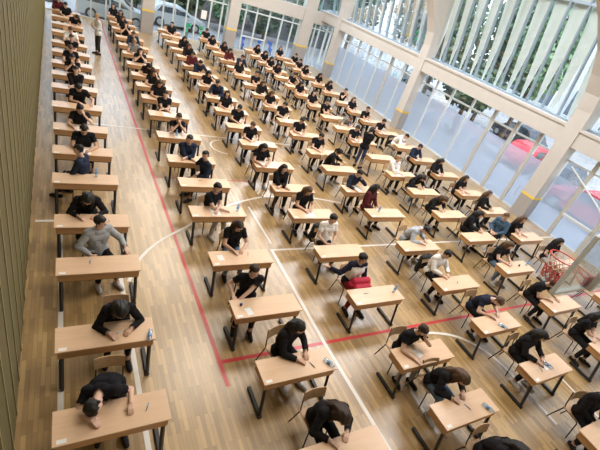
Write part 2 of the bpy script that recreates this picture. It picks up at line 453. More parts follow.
strip([(2.1, 10.36), (5.2, 10.36)], .04, 'court_line', 'line_red', 'thin red court line crossing in the middle of the hall')
strip([(4.38, 6.98), (4.36, 4), (4.45, 1.0)], .075, 'court_line', 'line_white', 'white court line running towards the camera from the white corner')
strip([(4.35, 6.95), (16.9, 6.95)], .065, 'court_line', 'line_white', 'white court line crossing from the white corner to the glass wall')
strip([(-.6, 8.26), (-.12, 8.26)], .07, 'court_line', 'line_white', 'short white line stub by the slatted wall')
strip([(-.14, 8.3), (-.11, 1.0)], .075, 'court_line', 'line_white', 'white line under the left legs of the desks along the slatted wall')
strip([(.87, 6.5), (.92, 1.6)], .075, 'court_line', 'line_white', 'white line under the desks along the slatted wall, aisle side')
strip([(.2, 13.65), (8, 13.5)], .06, 'court_line', 'line_white', 'white court line crossing halfway down the hall')
strip([(4.46, 7.2), (4.43, 8.9)], .06, 'court_line', 'line_white', 'short white line rising from the white corner')
strip([(1.0, 6.2), (1.29, 6.86), (1.79, 7.45), (2.52, 8.0), (3.2, 8.55), (3.9, 8.98), (4.8, 9.36), (5.43, 9.48), (6.6, 9.5), (7.8, 9.2)], .065, 'court_line', 'line_white', 'curved white court line through the second column of desks')
strip([(6.6, 3.82), (7.14, 3.76), (7.7, 3.56), (8.06, 3.23), (8.26, 2.85), (8.33, 2.3), (8.3, 1.2)], .07, 'court_line', 'line_white', 'curved white line beneath the front desks')
strip([(5.95, 3.45), (5.55, 2.6), (5.5, 1.8)], .07, 'court_line', 'line_white', 'white line beneath the front two desks of the third column')
strip(arc(4.9, 12.75, .55, 100, 260, 24), .06, 'court_line', 'line_white', 'small white arc beneath a desk halfway down the hall')
strip([(9.7, 2.6), (9.6, 1.0)], .05, 'court_line', 'line_white', 'faint white line at the near right')

# pillars of the portal frames: shaft curving inwards as a rib, grey foot, yellow band
RIB = [(0, 16.40), (4.0, 16.40), (4.6, 16.38), (5.2, 16.25), (5.8, 15.92), (6.5, 15.42), (7.3, 14.4), (8.1, 13.1), (8.8, 11.6), (9.4, 9.9)]
def pillar_right(y0, y1, label):
    r = thing('pillar', label, 'pillar', (0, 0, 0)); r['kind'] = 'structure'
    mb = MB(); L = []
    prof = [(1.03, 16.40)]+RIB[1:]
    for z, x in prof:
        xb = 17.0 if z < 4.05 else min(17.05, x+.72+.12*(z-4)) if z < 9 else 17.05
        xb = 17.02
        L += [(x, y0, z), (x, y1, z), (xb, y1, z), (xb, y0, z)]
    F = []
    for i in range(len(prof)-1):
        for k in range(4): F.append((4*i+k, 4*i+(k+1) % 4, 4*i+4+(k+1) % 4, 4*i+4+k))
    F += [(3, 2, 1, 0), tuple(4*(len(prof)-1)+k for k in range(4))]
    mb.add(L, [f[::-1] for f in F]).obj('shaft', 'concrete_beige', r)
    MB().b2(16.395, 17.02, y0-.004, y1+.004, 0, .96).obj('grey_foot', 'grey_paint', r)
    MB().b2(16.39, 17.02, y0-.008, y1+.008, .96, 1.05).obj('yellow_band', 'yellow_paint', r)
    return r
PR = [(-.9, -.3), (8.2, 8.8), (17.3, 17.85), (26.4, 26.95)]
pillar_right(8.2, 8.8, 'nearest curved concrete pillar on the glass wall, yellow band at foot')
pillar_right(17.3, 17.85, 'second curved concrete pillar along the glass wall from the front')
pillar_right(26.4, 26.95, 'farthest curved concrete pillar of the glass wall, near the corner')
pillar_right(-.9, -.3, 'curved concrete pillar of the glass wall beside the camera')
def pillar_far(x0, x1, y, label):
    r = thing('pillar', label, 'pillar'); r['kind'] = 'structure'
    MB().b2(x0, x1, y, y+.6, 1.33, 8.6).obj('shaft', 'concrete_beige', r)
    MB().b2(x0-.004, x1+.004, y-.004, y+.6, 0, 1.25).obj('grey_foot', 'grey_paint', r)
    MB().b2(x0-.008, x1+.008, y-.008, y+.604, 1.25, 1.35).obj('yellow_band', 'yellow_paint', r)
pillar_far(4.0, 4.7, 28.45, 'square pillar of the end wall, in front of the white car')
pillar_far(9.42, 10.15, 28.9, 'square pillar in the middle of the end wall, grey below its yellow band')
pillar_far(14.85, 15.75, 28.9, 'square pillar of the end wall nearest the glass corner')

# right facade
n_trim = 0
def trim(mb, mat, label):
    global n_trim; n_trim += 1
    return struct(mb.obj('trim_%d' % n_trim, mat), label)
bays = [(-.3, 8.2), (8.8, 17.3), (17.85, 26.4), (26.95, 29.4)]
for i, (a, b) in enumerate(bays):
    trim(MB().b2(16.45, 17.1, a, b, 3.32, 3.92, bev=.01), 'concrete_beige', 'beige concrete beam over the glass doors, bay %d' % (i+1))
    trim(MB().b2(16.40, 17.15, a, b, 3.92, 4.02), 'concrete_beige', 'beam capping of bay %d' % (i+1))
struct(MB().b2(16.9, 17.3, YB, -.9, 0, ZC).obj('wall_right', 'plaster'))
struct(MB().b2(16.2, 17.3, YB, Y1, 8.7, ZC).obj('trim_20', 'concrete_beige'))
wn = 0
def facade_lower(a, b, mulls, doors, frost=2.3):
    global wn; wn += 1
    r = thing('window_%d' % wn, None, None); r['kind'] = 'structure'
    ys = sorted([a]+mulls+[b]); X = 16.92
    for i in range(len(ys)-1):
        y0, y1 = ys[i], ys[i+1]
        MB().b2(X-.006, X+.006, y0, y1, frost, 3.32).obj('clear_pane', 'clear_glass', r)
        MB().b2(X-.006, X+.006, y0, y1, .06, frost).obj('frosted_pane', 'frosted_glass', r)
    for y in mulls:
        w = .075 if y in doors else .035
        MB().b2(X-.07, X+.07, y-w, y+w, 0, 3.32).obj('mullion', 'frame_metal' if y in doors else 'white_metal', r)
    MB().b2(X-.05, X+.05, a, b, 2.78, 2.85).obj('transom', 'white_metal', r)
    MB().b2(X-.05, X+.05, a, b, 0, .07).obj('sill', 'white_metal', r)
    for (h0, h1) in [(a+(b-a)*.02+.25, None)]:
        MB().tube([(X-.10, h0, .55), (X-.16, h0, .6), (X-.16, h0, .95), (X-.10, h0, 1.0)], .014, 6).obj('handle', 'frame_metal', r)
    return r
facade_lower(8.8, 17.3, [9.67, 10.87, 12.15, 13.55, 14.95, 16.2], [9.67, 10.87, 12.15])
facade_lower(17.85, 26.4, [19.1, 20.35, 21.6, 22.85, 24.1, 25.3], [20.35])
facade_lower(-.3, 8.2, [7.15, 5.85, 4.6, 3.3, 2.0, .8], [7.15, 5.85], 2.1)
facade_lower(26.95, 29.4, [27.5, 28.1, 28.75], [], .4)
r = bpy.data.objects['window_3']; MB().b2(16.78, 16.86, 5.9, 7.1, .98, 1.08, bev=.01).obj('push_bar', 'white_metal', r)
MB().tube([(16.8, 7.9, 2.7), (16.8, 6.36, 1.95), (16.8, 5.2, 1.35)], .035, 8).obj('brace', 'white_metal', r)
# clerestory: glass leaning inwards, metal mullions, cream tapered sunshade blades behind
def xz(z): return 16.95-.19*(z-4.0)
def clerestory(a, b, pitch=.76):
    global wn; wn += 1
    r = thing('window_%d' % wn, None, None); r['kind'] = 'structure'
    z0, z1 = 4.02, 8.75
    n = int(round((b-a)/pitch)); p = (b-a)/n
    for i in range(n):
        y0 = a+i*p
        MB().add([(xz(z0), y0, z0), (xz(z0), y0+p, z0), (xz(z1), y0+p, z1), (xz(z1), y0, z1)], [(0, 1, 2, 3)]).obj('pane', 'clerestory_glass', r)
        if i:
            mb = MB(); w = .035
            L = []
            for z in (z0, z1):
                L += [(xz(z)-.09, y0-w, z), (xz(z)-.09, y0+w, z), (xz(z)+.03, y0+w, z), (xz(z)+.03, y0-w, z)]
            mb.add(L, [(0, 1, 5, 4), (1, 2, 6, 5), (2, 3, 7, 6), (3, 0, 4, 7), (0, 3, 2, 1), (4, 5, 6, 7)]); mb.obj('mullion', 'blue_metal', r)
        # blade: broad at the top, narrow at the foot, bowed
        mb = MB(); L = []; nz = 10
        for k in range(nz+1):
            t = k/nz; z = z0+.06+(z1-z0-.1)*t; w = (.15+.70*min(1, t*1.15)**.85)*p
            c = y0+p*.62-.02*math.sin(t*3); x = xz(z)+.12+.05*math.sin(t*math.pi)
            L += [(x, c-w*.62, z), (x+.10, c+w*.62, z), (x+.125, c+w*.62, z), (x+.025, c-w*.62, z)]
        F = [(0, 1, 2, 3), tuple(4*nz+q for q in (3, 2, 1, 0))]
        for k in range(nz):
            for q in range(4): F.append((4*k+(q+1) % 4, 4*k+q, 4*k+4+q, 4*k+4+(q+1) % 4))
        mb.add(L, F); mb.obj('sunshade', 'cream_fabric', r, smooth=True)
    MB().b2(16.82, 17.1, a, b, 4.02, 4.10).obj('sill', 'blue_metal', r)
    zt = 7.75; MB().b2(xz(zt)-.09, xz(zt)+.03, a, b, zt, zt+.1).obj('transom', 'blue_metal', r)
for a, b in bays: clerestory(a, b)
# end wall
def facade_far(a, b, mulls, y=29.3, zt=2.62, door=None):
    global wn; wn += 1
    r = thing('window_%d' % wn, None, None); r['kind'] = 'structure'
    xs = sorted([a]+mulls+[b])
    for i in range(len(xs)-1): MB().b2(xs[i], xs[i+1], y-.006, y+.006, .05, 3.02).obj('pane', 'clear_glass', r)
    for x in mulls: MB().b2(x-.04, x+.04, y-.06, y+.06, 0, 3.02).obj('mullion', 'white_metal', r)
    MB().b2(a, b, y-.05, y+.05, zt, zt+.07).obj('transom', 'white_metal', r)
    MB().b2(a, b, y-.05, y+.05, 0, .06).obj('sill', 'white_metal', r)
    MB().b2(a, b, y-.006, y+.006, 3.85, 8.6).obj('upper_pane', 'clerestory_glass', r)
    for i in range(int((b-a)/.9)): MB().b2(a+.5+i*.9-.03, a+.5+i*.9+.03, y-.05, y+.05, 3.85, 8.6).obj('mullion', 'blue_metal', r)
facade_far(-1.0, 4.0, [-.2, .55, 1.3, 2.1, 2.85, 3.5], 29.3)
facade_far(4.7, 9.42, [5.35, 5.98, 6.8, 7.38, 8.3, 9.05], 29.3)
facade_far(10.15, 14.85, [10.68, 11.5, 12.45, 13.45, 14.3], 29.3)
facade_far(15.75, 17.0, [16.2, 16.6], 29.3)
rr = bpy.data.objects['window_11']; MB().b2(10.7, 12.45, 29.22, 29.36, .98, 1.06).obj('push_bar', 'white_metal', rr)
trim(MB().b2(-1.0, 17.0, 29.05, 29.5, 3.02, 3.85, bev=.01), 'concrete_beige', 'beige beam across the end wall')
struct(MB().b2(-40, 70, -40, 90, -.25, -.205).obj('ground', 'asphalt'))

# ------------------------------------------------------------------ basketball hoop on its clear board
h = thing('basketball_hoop', 'red basketball hoop with net on a clear framed backboard', 'basketball hoop', (7.5, 2.17, 2.9))
MB().b2(-.99, .99, -.012, .012, .0, 1.05).obj('backboard', 'acrylic', h)
mb = MB()
for x in (-1.01, 1.01): mb.b2(x-.03, x+.03, -.03, .03, -.03, 1.08, bev=.006)
mb.b2(-1.01, 1.01, -.03, .03, -.05, .0); mb.b2(-1.01, 1.01, -.03, .03, 1.05, 1.09); mb.obj('board_frame', 'white_metal', h)
MB().b2(-.05, .05, -.11, -.03, -.02, 1.05).obj('backing_post', 'frame_metal', h)
rc = Vector((.03, .55, .15))
ring = MB(); pts = [rc+Vector((.228*math.cos(a), .228*math.sin(a), 0)) for a in [2*math.pi*i/32 for i in range(32)]]
ring.tube(pts, .012, 8, close=True)
for i in range(12):
    a = 2*math.pi*i/12; ring.tube([rc+Vector((.228*math.cos(a), .228*math.sin(a), -.008)), rc+Vector((.222*math.cos(a), .222*math.sin(a), -.03))], .005, 5)
ring.obj('ring', 'hoop_red', h, smooth=True)
br = MB()
for sx in (-.1, .1): br.tube([(sx, .01, .15), (rc.x+sx*1.15, rc.y-.20, .15)], .014, 6); br.tube([(sx, .01, .0), (rc.x+sx*1.15, rc.y-.21, .14)], .011, 6)
br.b2(-.13, .13, .012, .03, -.0, .2); br.obj('bracket', 'hoop_red', h)
def netpart(t0, t1, mat, name):
    mb = MB(); n = 12
    def P(i, t):
        a = 2*math.pi*i/n; r = .222-.10*t+.02*t*t; return rc+Vector((r*math.cos(a), r*math.sin(a), -.03-.42*t))
    rows = 7
    for i in range(n):
        for k in range(rows):
            ta, tb = k/rows, (k+1)/rows
            if ta < t0-1e-6 or tb > t1+1e-6: continue
            for sgn in (.5, -.5):
                o = .5*(k % 2)
                mb.tube([P(i+o, ta), P(i+o+sgn, tb)], .008, 4)
    mb.obj(name, mat, h)
netpart(0, 3/7, 'net_white', 'net'); netpart(3/7, 1, 'net_red', 'net')
bpy.data.objects['net.001']['label'] = 'red lower half of the net'
mb = MB()
for x in (-.45, .45): mb.tube([(x, -.06, .9), (x, -.06, 6.48)], .04, 8); mb.tube([(x, -.06, 1.0), (x, -2.2, 6.48)], .03, 8)
mb.obj('hanger', 'white_metal', h)
# ------------------------------------------------------------------ desks and chairs
ORD = ['first', 'second', 'third', 'fourth', 'fifth', 'sixth', 'seventh', 'eighth', 'ninth', 'tenth', 'eleventh', 'twelfth', 'thirteenth', 'fourteenth', 'fifteenth', 'sixteenth', 'seventeenth', 'eighteenth', 'nineteenth', 'twentieth', 'twenty-first']
CN = {'A': 'column along slatted wall', 'B': 'second column from slatted wall', 'C': 'third column from slatted wall', 'D': 'third column from glass wall', 'E': 'second column from glass wall', 'F': 'column beside glass wall'}
DW = 1.30; DD = .445
def make_desk():
    t = thing('exam_desk', 'x', 'desk', (0, 0, 0))
    MB().b2(0, DW, 0, DD, .728, .75, bev=.005).obj('desktop', 'desk_wood', t)
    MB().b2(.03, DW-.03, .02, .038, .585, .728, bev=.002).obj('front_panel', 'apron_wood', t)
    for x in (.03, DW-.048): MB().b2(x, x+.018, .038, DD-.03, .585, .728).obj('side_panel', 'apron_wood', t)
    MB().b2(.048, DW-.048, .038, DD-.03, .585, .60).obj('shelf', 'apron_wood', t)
    for x in (.075, DW-.075):
        leg = MB(); leg.tube([(x, -.05, .03), (x, .055, .575)], .030, 4).obj('leg', 'black_steel', t)
        MB().b2(x-.028, x+.028, -.09, .46, .012, .056, bev=.004).obj('foot', 'black_steel', t)
        MB().b2(x-.021, x+.021, .03, DD-.05, .558, .584).obj('bearer', 'black_steel', t)
        for y in (-.075, .445): MB().lathe([(.016, 0), (.02, .014)], (x, y, 0), 8).obj('glide', 'rubber', t)
    MB().b2(.09, DW-.09, .045, .075, .556, .583).obj('rail', 'black_steel', t)
    MB().b2(.045, .145, .025, .075, .7502, .7512).obj('number_slip', 'white_paper', t)
    return t
def make_chair():
    t = thing('school_chair', 'x', 'chair')
    # origin under the seat's middle, sitter faces -Y
    bm = MB(); n = 6
    bm.box((0, 0, .445), (.39, .38, .014), bev=.006, rx=math.radians(-2)); bm.obj('seat', 'chair_wood', t)
    L = []; F = []; k = 8
    for j, (z, yy) in enumerate([(.64, .205), (.815, .245)]):
        for i in range(k+1):
            u = i/k*2-1; L.append((u*.19, yy-.03*u*u+.0, z)); 
    for j, (z, yy) in enumerate([(.64, .205), (.815, .245)]):
        for i in range(k+1):
            u = i/k*2-1; L.append((u*.19, yy-.03*u*u+.014, z))
    m = k+1
    for i in range(k):
        F += [(i, i+1, m+i+1, m+i), (2*m+i+1, 2*m+i, 3*m+i, 3*m+i+1), (m+i, m+i+1, 3*m+i+1, 3*m+i), (i+1, i, 2*m+i, 2*m+i+1)]
    F += [(0, m, 3*m, 2*m), (m-1, 3*m-1, 4*m-1, 2*m-1)]
    MB().add(L, F).obj('backrest', 'chair_wood', t, smooth=True)
    for sx in (-1, 1):
        MB().tube([(sx*.19, -.20, .012), (sx*.175, -.15, .40), (sx*.175, -.12, .43)], .0115, 6).obj('leg', 'black_steel', t, smooth=True)
        MB().tube([(sx*.20, .26, .012), (sx*.18, .17, .42)], .0115, 6).obj('leg', 'black_steel', t, smooth=True)
        MB().tube([(sx*.175, -.14, .427), (sx*.178, .16, .427), (sx*.172, .19, .5), (sx*.168, .245, .80)], .011, 6).obj('back_tube', 'black_steel', t, smooth=True)
    MB().tube([(-.175, .1, .427), (.175, .1, .427)], .010, 6).obj('cross_tube', 'black_steel', t)
    return t
desk0 = make_desk(); chair0 = make_chair()
used = {}
def place(src, loc, rz, label, group):
    if src.name not in used:
        used[src.name] = 1
        src.location = loc; src.rotation_euler = (0, 0, rz); src['label'] = label; src['group'] = group
        KIDS[src.name] = [(c, list(c.children)) for c in src.children]
        return src
    return dup(src, loc, rz, label, group)

# ------------------------------------------------------------------ people
TMP = bpy.data.collections.new('tmp'); COL.children.link(TMP)
def remesh(mb, voxel, smooth=4, ratio=1.0, fac=.5):
    me = bpy.data.meshes.new('t'); me.from_pydata(mb.v, [], mb.f); o = bpy.data.objects.new('t', me); TMP.objects.link(o)
    m = o.modifiers.new('r', 'REMESH'); m.mode = 'VOXEL'; m.voxel_size = voxel; m.use_smooth_shade = True
    if smooth: s = o.modifiers.new('s', 'SMOOTH'); s.factor = fac; s.iterations = smooth
    if ratio < 1: d = o.modifiers.new('d', 'DECIMATE'); d.ratio = ratio
    dg = bpy.context.evaluated_depsgraph_get(); dg.update()
    out = bpy.data.meshes.new_from_object(o.evaluated_get(dg))
    bpy.data.objects.remove(o); bpy.data.meshes.remove(me)
    out.polygons.foreach_set('use_smooth', [True]*len(out.polygons))
    return out
def ik(S, T, l1, l2, pole):
    d = T-S; L = np.linalg.norm(d)
    if L > (l1+l2)*.995: T = S+d/L*(l1+l2)*.995; d = T-S; L = np.linalg.norm(d)
    L = max(L, .12)
    a = (l1*l1-l2*l2+L*L)/(2*L); h = math.sqrt(max(l1*l1-a*a, 0)); u = nrm(d); q = pole-(pole@u)*u
    return S+u*a+nrm(q)*h, T
def hand_prims(W, d, nd, sd, P, rest):
    # palm, four bent fingers of unequal length, thumb from the palm's side; nd points out of the palm, sd towards the thumb
    k0 = W+.018*d
    for i, (o, l) in enumerate([(.031, .072), (.010, .080), (-.011, .075), (-.030, .060)]):
        kn = W+.088*d+o*sd*.98
        P.append((k0+o*.55*sd, kn, .0155, .0125, 'hand', 0))
        f1 = kn+(.50*l)*(d*.93+nd*.35+sd*o*1.5); f2 = f1+(.32*l)*(d*.72+nd*.66); f3 = f2+(.24*l)*(d*.42+nd*.86)
        P += [(kn, f1, .0105, .0092, 'hand', 0), (f1, f2, .0092, .0085, 'hand', 0), (f2, f3, .0085, .0075, 'hand', 0)]
    t0 = W+.030*d+.022*sd; t1 = t0+.040*nrm(d*.6+sd*.85+nd*.3); t2 = t1+.030*nrm(d*.9+sd*.25+nd*.4)
    P += [(t0, t1, .0145, .0115, 'hand', 0), (t1, t2, .0112, .0088, 'hand', 0)]
def prims_of(p):
    P = []; st = p.get('stand')
    Pv, Wc, Nk, H, d1, d2, dn, uh = skeleton(p)
    X = V(1, 0, 0)
    lat = nrm(X-(X@d2)*d2); f2 = np.cross(lat, d2)*-1.0; f2 = f2 if f2[1] < 0 else -f2
    # torso
    P += [(Pv-.075*X, Pv+.075*X, .118, .118, 'pelvis', 0), (Pv+.02*d1, Wc, .125, .112, 'torso', .1)]
    P += [(Wc-.055*lat, Wc+.055*lat, .108, .108, 'torso', .3)]
    C = Wc+.15*d2
    P += [(Wc-.05*lat, C-.075*lat, .105, .112, 'torso', .5), (Wc+.05*lat, C+.075*lat, .105, .112, 'torso', .5), (C-.08*lat, C+.08*lat, .112, .112, 'torso', .6)]
    P += [(Nk-.05*d2-.03*lat, Nk-.05*d2+.03*lat, .085, .085, 'torso', .9), (Nk-.02*d2, H-.02*uh, .056, .052, 'neck', 0)]
    Sh = {}
    for s in (-1, 1):
        S = Nk-.055*d2+s*.175*lat; Sh[s] = S
        P += [(Nk-.015*d2+s*.03*lat, S+.012*d2, .055, .062, 'torso', 1), (C+s*.10*lat, S, .09, .062, 'torso', .8)]
    # arms
    for s, tgt in ((-1, p['hr']), (1, p['hl'])):
        S = Sh[s]; T = V(*tgt)
        pole = V(s*.9, .25, -.8) if not st else V(s*.6, .5, -.8)
        E, T = ik(S, T, .285, .255, pole)
        P += [(S, E, .055, .043, 'uarm', s), (E, T, .043, .029, 'farm', s)]
        fd = nrm(T-E)
        lifted = T[2] > .95
        if lifted: d = nrm(V(-s*.25, -.1, 1.0)); nd = nrm(V(-s*.8, .5, .0)); nd = nrm(nd-(nd@d)*d)
        elif st or T[2] < .72: d = fd; nd = nrm(V(-s*.7, .2, -.6)); nd = nrm(nd-(nd@d)*d)
        else: d = nrm(V(fd[0], fd[1], min(0, fd[2]*.15))); nd = nrm(V(0, 0, -1)-(V(0, 0, -1)@d)*d)
        sd = np.cross(nd, d); 
        if sd[0]*(-s) < 0 and not lifted: sd = -sd
        hand_prims(T, d, nd, sd, P, 0)
    # legs
    for s in (-1, 1):
        hip = Pv+V(s*.095, 0, -.02)
        if st:
            k = V(s*.10, -.02, .50); a = V(s*.11, .03 if s > 0 else 0, .085)
        else:
            sp = p.get('spread', .14)
            k = V(s*sp, -.43, .50); a = V(s*(sp+.01), -.36-(.10 if s > 0 else 0), .085)
        P += [(hip, k, .088, .062, 'thigh', s), (k, a, .061, .04, 'calf', s), (a, a+V(0, -.02, -.02), .042, .042, 'foot', s)]
        P += [(a+V(0, .045, -.045), a+V(s*.02, -.13, -.05), .036, .036, 'foot', s), (a+V(0, 0, -.035), a+V(s*.03, -.175, -.058), .036, .027, 'foot', s)]
    # head
    y = math.radians(p['hy'])
    hf0 = nrm(np.cross(nrm(X-(X@uh)*uh), uh)); hr = -np.cross(hf0, uh)
    hf = math.cos(y)*hf0+math.sin(y)*hr; hs = np.cross(hf, uh)
    h = lambda a, b, c: H+a*hs+b*hf+c*uh
    P += [(h(0, -.022, .035), h(0, .018, .038), .083, .080, 'head', 0), (h(0, .005, .0), h(0, .03, -.055), .07, .05, 'head', 0), (h(0, .045, -.075), h(0, .058, -.088), .032, .024, 'head', 0),
          (h(-.025, .075, .045), h(.025, .075, .045), .022, .022, 'head', 0), (h(0, .088, .022), h(0, .108, -.012), .009, .0135, 'head', 0),
          (h(-.035, .062, -.01), h(.035, .062, -.01), .028, .028, 'head', 0), (h(-.018, .083, -.048), h(.018, .083, -.048), .010, .010, 'head', 0)]
    for s in (-1, 1): P.append((h(s*.082, -.01, .022), h(s*.088, -.014, -.015), .013, .010, 'head', 0))
    return P, dict(H=H, hf=hf, hs=hs, uh=uh, h=h, Nk=Nk, d2=d2, lat=lat, Sh=Sh, C=C, f2=f2)
def co_of(me):
    a = np.empty(len(me.vertices)*3, np.float32); me.vertices.foreach_get('co', a); return a.reshape(-1, 3).astype(float)
def no_of(me):
    a = np.empty(len(me.vertices)*3, np.float32); me.vertices.foreach_get('normal', a); return a.reshape(-1, 3).astype(float)
def classify(co, P):
    best = np.full(len(co), 9.); lab = np.zeros(len(co), int); tt = np.zeros(len(co))
    for i, (a, b, r0, r1, l, q) in enumerate(P):
        a = np.asarray(a, float); b = np.asarray(b, float); d = b-a; L2 = d@d+1e-9
        t = np.clip(((co-a)@d)/L2, 0, 1); D = np.linalg.norm(co-(a+t[:, None]*d), axis=1)-(r0+(r1-r0)*t)
        m = D < best; best[m] = D[m]; lab[m] = i; tt[m] = t[m]
    return lab, tt
def garment(me, keep, off, name, mat, wr=.0, seed=0):
    co = co_of(me); no = no_of(me)
    vs = np.zeros(len(co), bool); vs[keep] = True
    faces = [p.vertices[:] for p in me.polygons]
    faces = [f for f in faces if all(vs[i] for i in f)]
    idx = sorted({i for f in faces for i in f}); mp = {v: i for i, v in enumerate(idx)}
    w = np.sin(co@np.array([31., 17., 43.])+seed)*np.sin(co@np.array([-23., 37., 19.]))
    q = co+no*(off+wr*w)[:, None] if hasattr(off, '__len__') else co+no*(off+wr*w)[:, None]
    m = bpy.data.meshes.new(name); m.from_pydata([tuple(q[i]) for i in idx], [], [tuple(mp[i] for i in f) for f in faces])
    m.materials.append(MATS[mat]); m.polygons.foreach_set('use_smooth', [True]*len(m.polygons)); m.update()
    # drop stray islands
    bm = bmesh.new(); bm.from_mesh(m); seen = set(); isl = []
    for f in bm.faces:
        if f in seen: continue
        st = [f]; seen.add(f); cur = []
        while st:
            g = st.pop(); cur.append(g)
            for e in g.edges:
                for k in e.link_faces:
                    if k not in seen: seen.add(k); st.append(k)
        isl.append(cur)
    big = max((len(c) for c in isl), default=0)
    kill = [f for c in isl if len(c) < .12*big for f in c]
    if kill: bmesh.ops.delete(bm, geom=kill, context='FACES')
    for _ in range(3):
        bd = [v for v in bm.verts if any(e.is_boundary for e in v.link_edges)]
        bmesh.ops.smooth_vert(bm, verts=bd, factor=.5, use_axis_x=True, use_axis_y=True, use_axis_z=True)
    bm.to_mesh(m); bm.free(); m.update()
    return m
LIB = {}
def build_pose(key):
    p = POSES[key]; P, fr = prims_of(p)
    mb = MB()
    for a, b, r0, r1, l, q in P: mb.capsule(a, b, r0, r1, 10, 4)
    me = remesh(mb, .0062, 3, .30)
    me.name = 'body_'+key; me.materials.clear(); me.materials.append(MATS['skin'])
    co = co_of(me); lab, tt = classify(co, P)
    ln = np.array([P[i][4] for i in range(len(P))])[lab]; q = np.array([P[i][5] for i in range(len(P))], float)[lab]
    G = {'body': me}
    torso = (ln == 'torso') | (ln == 'pelvis')
    hip = (ln == 'pelvis')
    upn = (co-fr['Nk'])@fr['d2']
    low = torso | ((ln == 'neck') & (upn < -.0)) | (ln == 'thigh') & (tt < .10)
    for k, lim in (('short', .62), ('long', 9)):
        kp = low | ((ln == 'uarm') & (tt < lim)) | ((ln == 'farm') & (tt < (.93 if lim > 1 else -1)))
        G['shirt_'+k] = garment(me, kp, .015 if k == 'short' else .018, 'shirt', 'cloth', .004, 1)
    G['vest'] = garment(me, torso & (upn < -.01) & (upn > -.42) & (np.abs((co-fr['Nk'])@fr['lat']) < .20), .034, 'vest', 'cloth', .003, 1)
    legs = hip & (upn < -.36) | (ln == 'thigh') | ((ln == 'calf') & (tt < .93))
    G['trousers'] = garment(me, legs, .008, 'trousers', 'cloth', .004, 2)
    for s, nm in ((-1, 'r'), (1, 'l')):
        G['shoe_'+nm] = garment(me, ((ln == 'foot') & (q == s)) | ((ln == 'calf') & (q == s) & (tt > .95)), .009, 'shoe', 'cloth', 0, 0)
    # hair: cap following the skull, with fringe line
    h = fr['h']; a = (co-fr['H'])@fr['hs']; b = (co-fr['H'])@fr['hf']; c = (co-fr['H'])@fr['uh']
    hd = (ln == 'head')|(ln == 'neck')
    cap = hd & ((c > .075) | ((b < .035) & (c > .03)) | ((b < -.005) & (c > -.035)) | ((b < -.04) & (c > -.07)))
    off = np.where(cap, .007+.020*np.clip((c-.02)/.08, 0, 1)*np.clip((.085-b)/.06, .15, 1), .0)
    G['hair_s'] = garment(me, cap, off, 'hair', 'hair_strands', .006, 3)
    down = V(0, 0, -1)
    def hairmesh(kind):
        mb = MB(); H = fr['H']
        A = lambda p0, p1, r0, r1: mb.capsule(p0, p1, r0, r1, 10, 4)
        A(h(0, -.030, .045), h(0, .004, .058), .090, .083); A(h(0, -.05, .0), h(0, -.045, -.03), .078, .065)
        for s in (-1, 1): A(h(s*.045, -.02, .055), h(s*.06, -.025, -.02), .055, .04)
        if kind == 'l':
            for s in (-1, 1):
                for (f, l, r) in ((.012, .32, .036), (-.025, .40, .046), (-.055, .44, .050)):
                    st = h(s*.078, f, .01); m1 = st+.10*nrm(-.7*fr['uh']+.5*down)+s*.012*fr['hs']
                    e = m1+(l-.1)*nrm(.65*down-.35*fr['d2']+.12*s*fr['lat']-.12*fr['f2'])
                    A(st, m1, .038, r); A(m1, e, r, r*.45)
            for o in (-.05, 0, .05):
                st = h(o, -.075, .0); m1 = st+.11*nrm(-.8*fr['uh']+.3*down-.35*fr['f2']); e = m1+.34*nrm(-.9*fr['d2']+.1*down-.16*fr['f2'])
                A(st, m1, .05, .06); A(m1, e, .06, .034)
        if kind == 't':
            A(h(0, -.095, .05), h(0, -.125, .045), .035, .042); st = h(0, -.125, .045); m1 = st+.1*nrm(-.3*fr['uh']+.7*down-.8*fr['hf']); A(st, m1, .036, .034); A(m1, m1+.16*nrm(down*.9-.2*fr['f2']), .034, .012)
        m = remesh(mb, .011, 3, .5); m.materials.clear(); m.materials.append(MATS['hair_strands']); m.name = 'hair'
        # comb grooves along the fall of the hair
        cc = co_of(m); nn = no_of(m); g = np.sin((cc-H)@fr['hs']*260+(cc-H)@fr['lat']*120)*.0025
        m.vertices.foreach_set('co', (cc+nn*g[:, None]).astype(np.float32).ravel()); m.update()
        return m
    G['hair_l'] = hairmesh('l'); G['hair_t'] = hairmesh('t')
    e = MB()
    G['eyes'] = []
    for s in (-1, 1):
        e = MB(); cpos = Vector(h(s*.031, .081, .018)); f = Vector(fr['hf'])
        e.capsule(cpos-f*.001, cpos+f*.001, .0125, .0125, 8, 3); n0 = len(e.f)
        e.capsule(cpos+f*.006, cpos+f*.0075, .0072, .0072, 8, 3)
        e.mi = [0]*n0+[1]*(len(e.f)-n0)
        G['eyes'].append(e.mesh('eye', ['eye_white', 'eye_dark'], True))
    mb = MB(); mb.capsule(Vector(h(-.020, .0925, -.047)), Vector(h(.020, .0925, -.047)), .0045, .0045, 6, 3); mb.capsule(Vector(h(-.016, .0925, -.055)), Vector(h(.016, .0925, -.055)), .005, .005, 6, 3)
    G['mouth'] = mb.mesh('mouth', 'lip', True)
    G['brow'] = []
    for s in (-1, 1):
        mb = MB(); mb.tube([Vector(h(s*.013, .096, .038)), Vector(h(s*.030, .098, .043)), Vector(h(s*.046, .088, .038))], .0045, 5); G['brow'].append(mb.mesh('eyebrow', 'hair_strands', True))
    G['head_z'] = fr['H'][2]
    LIB[key] = G
    return G
HAIRC = {'k': (.012, .010, .009), 'b': (.085, .045, .022), 'd': (.035, .02, .012), 'n': (.32, .21, .10)}
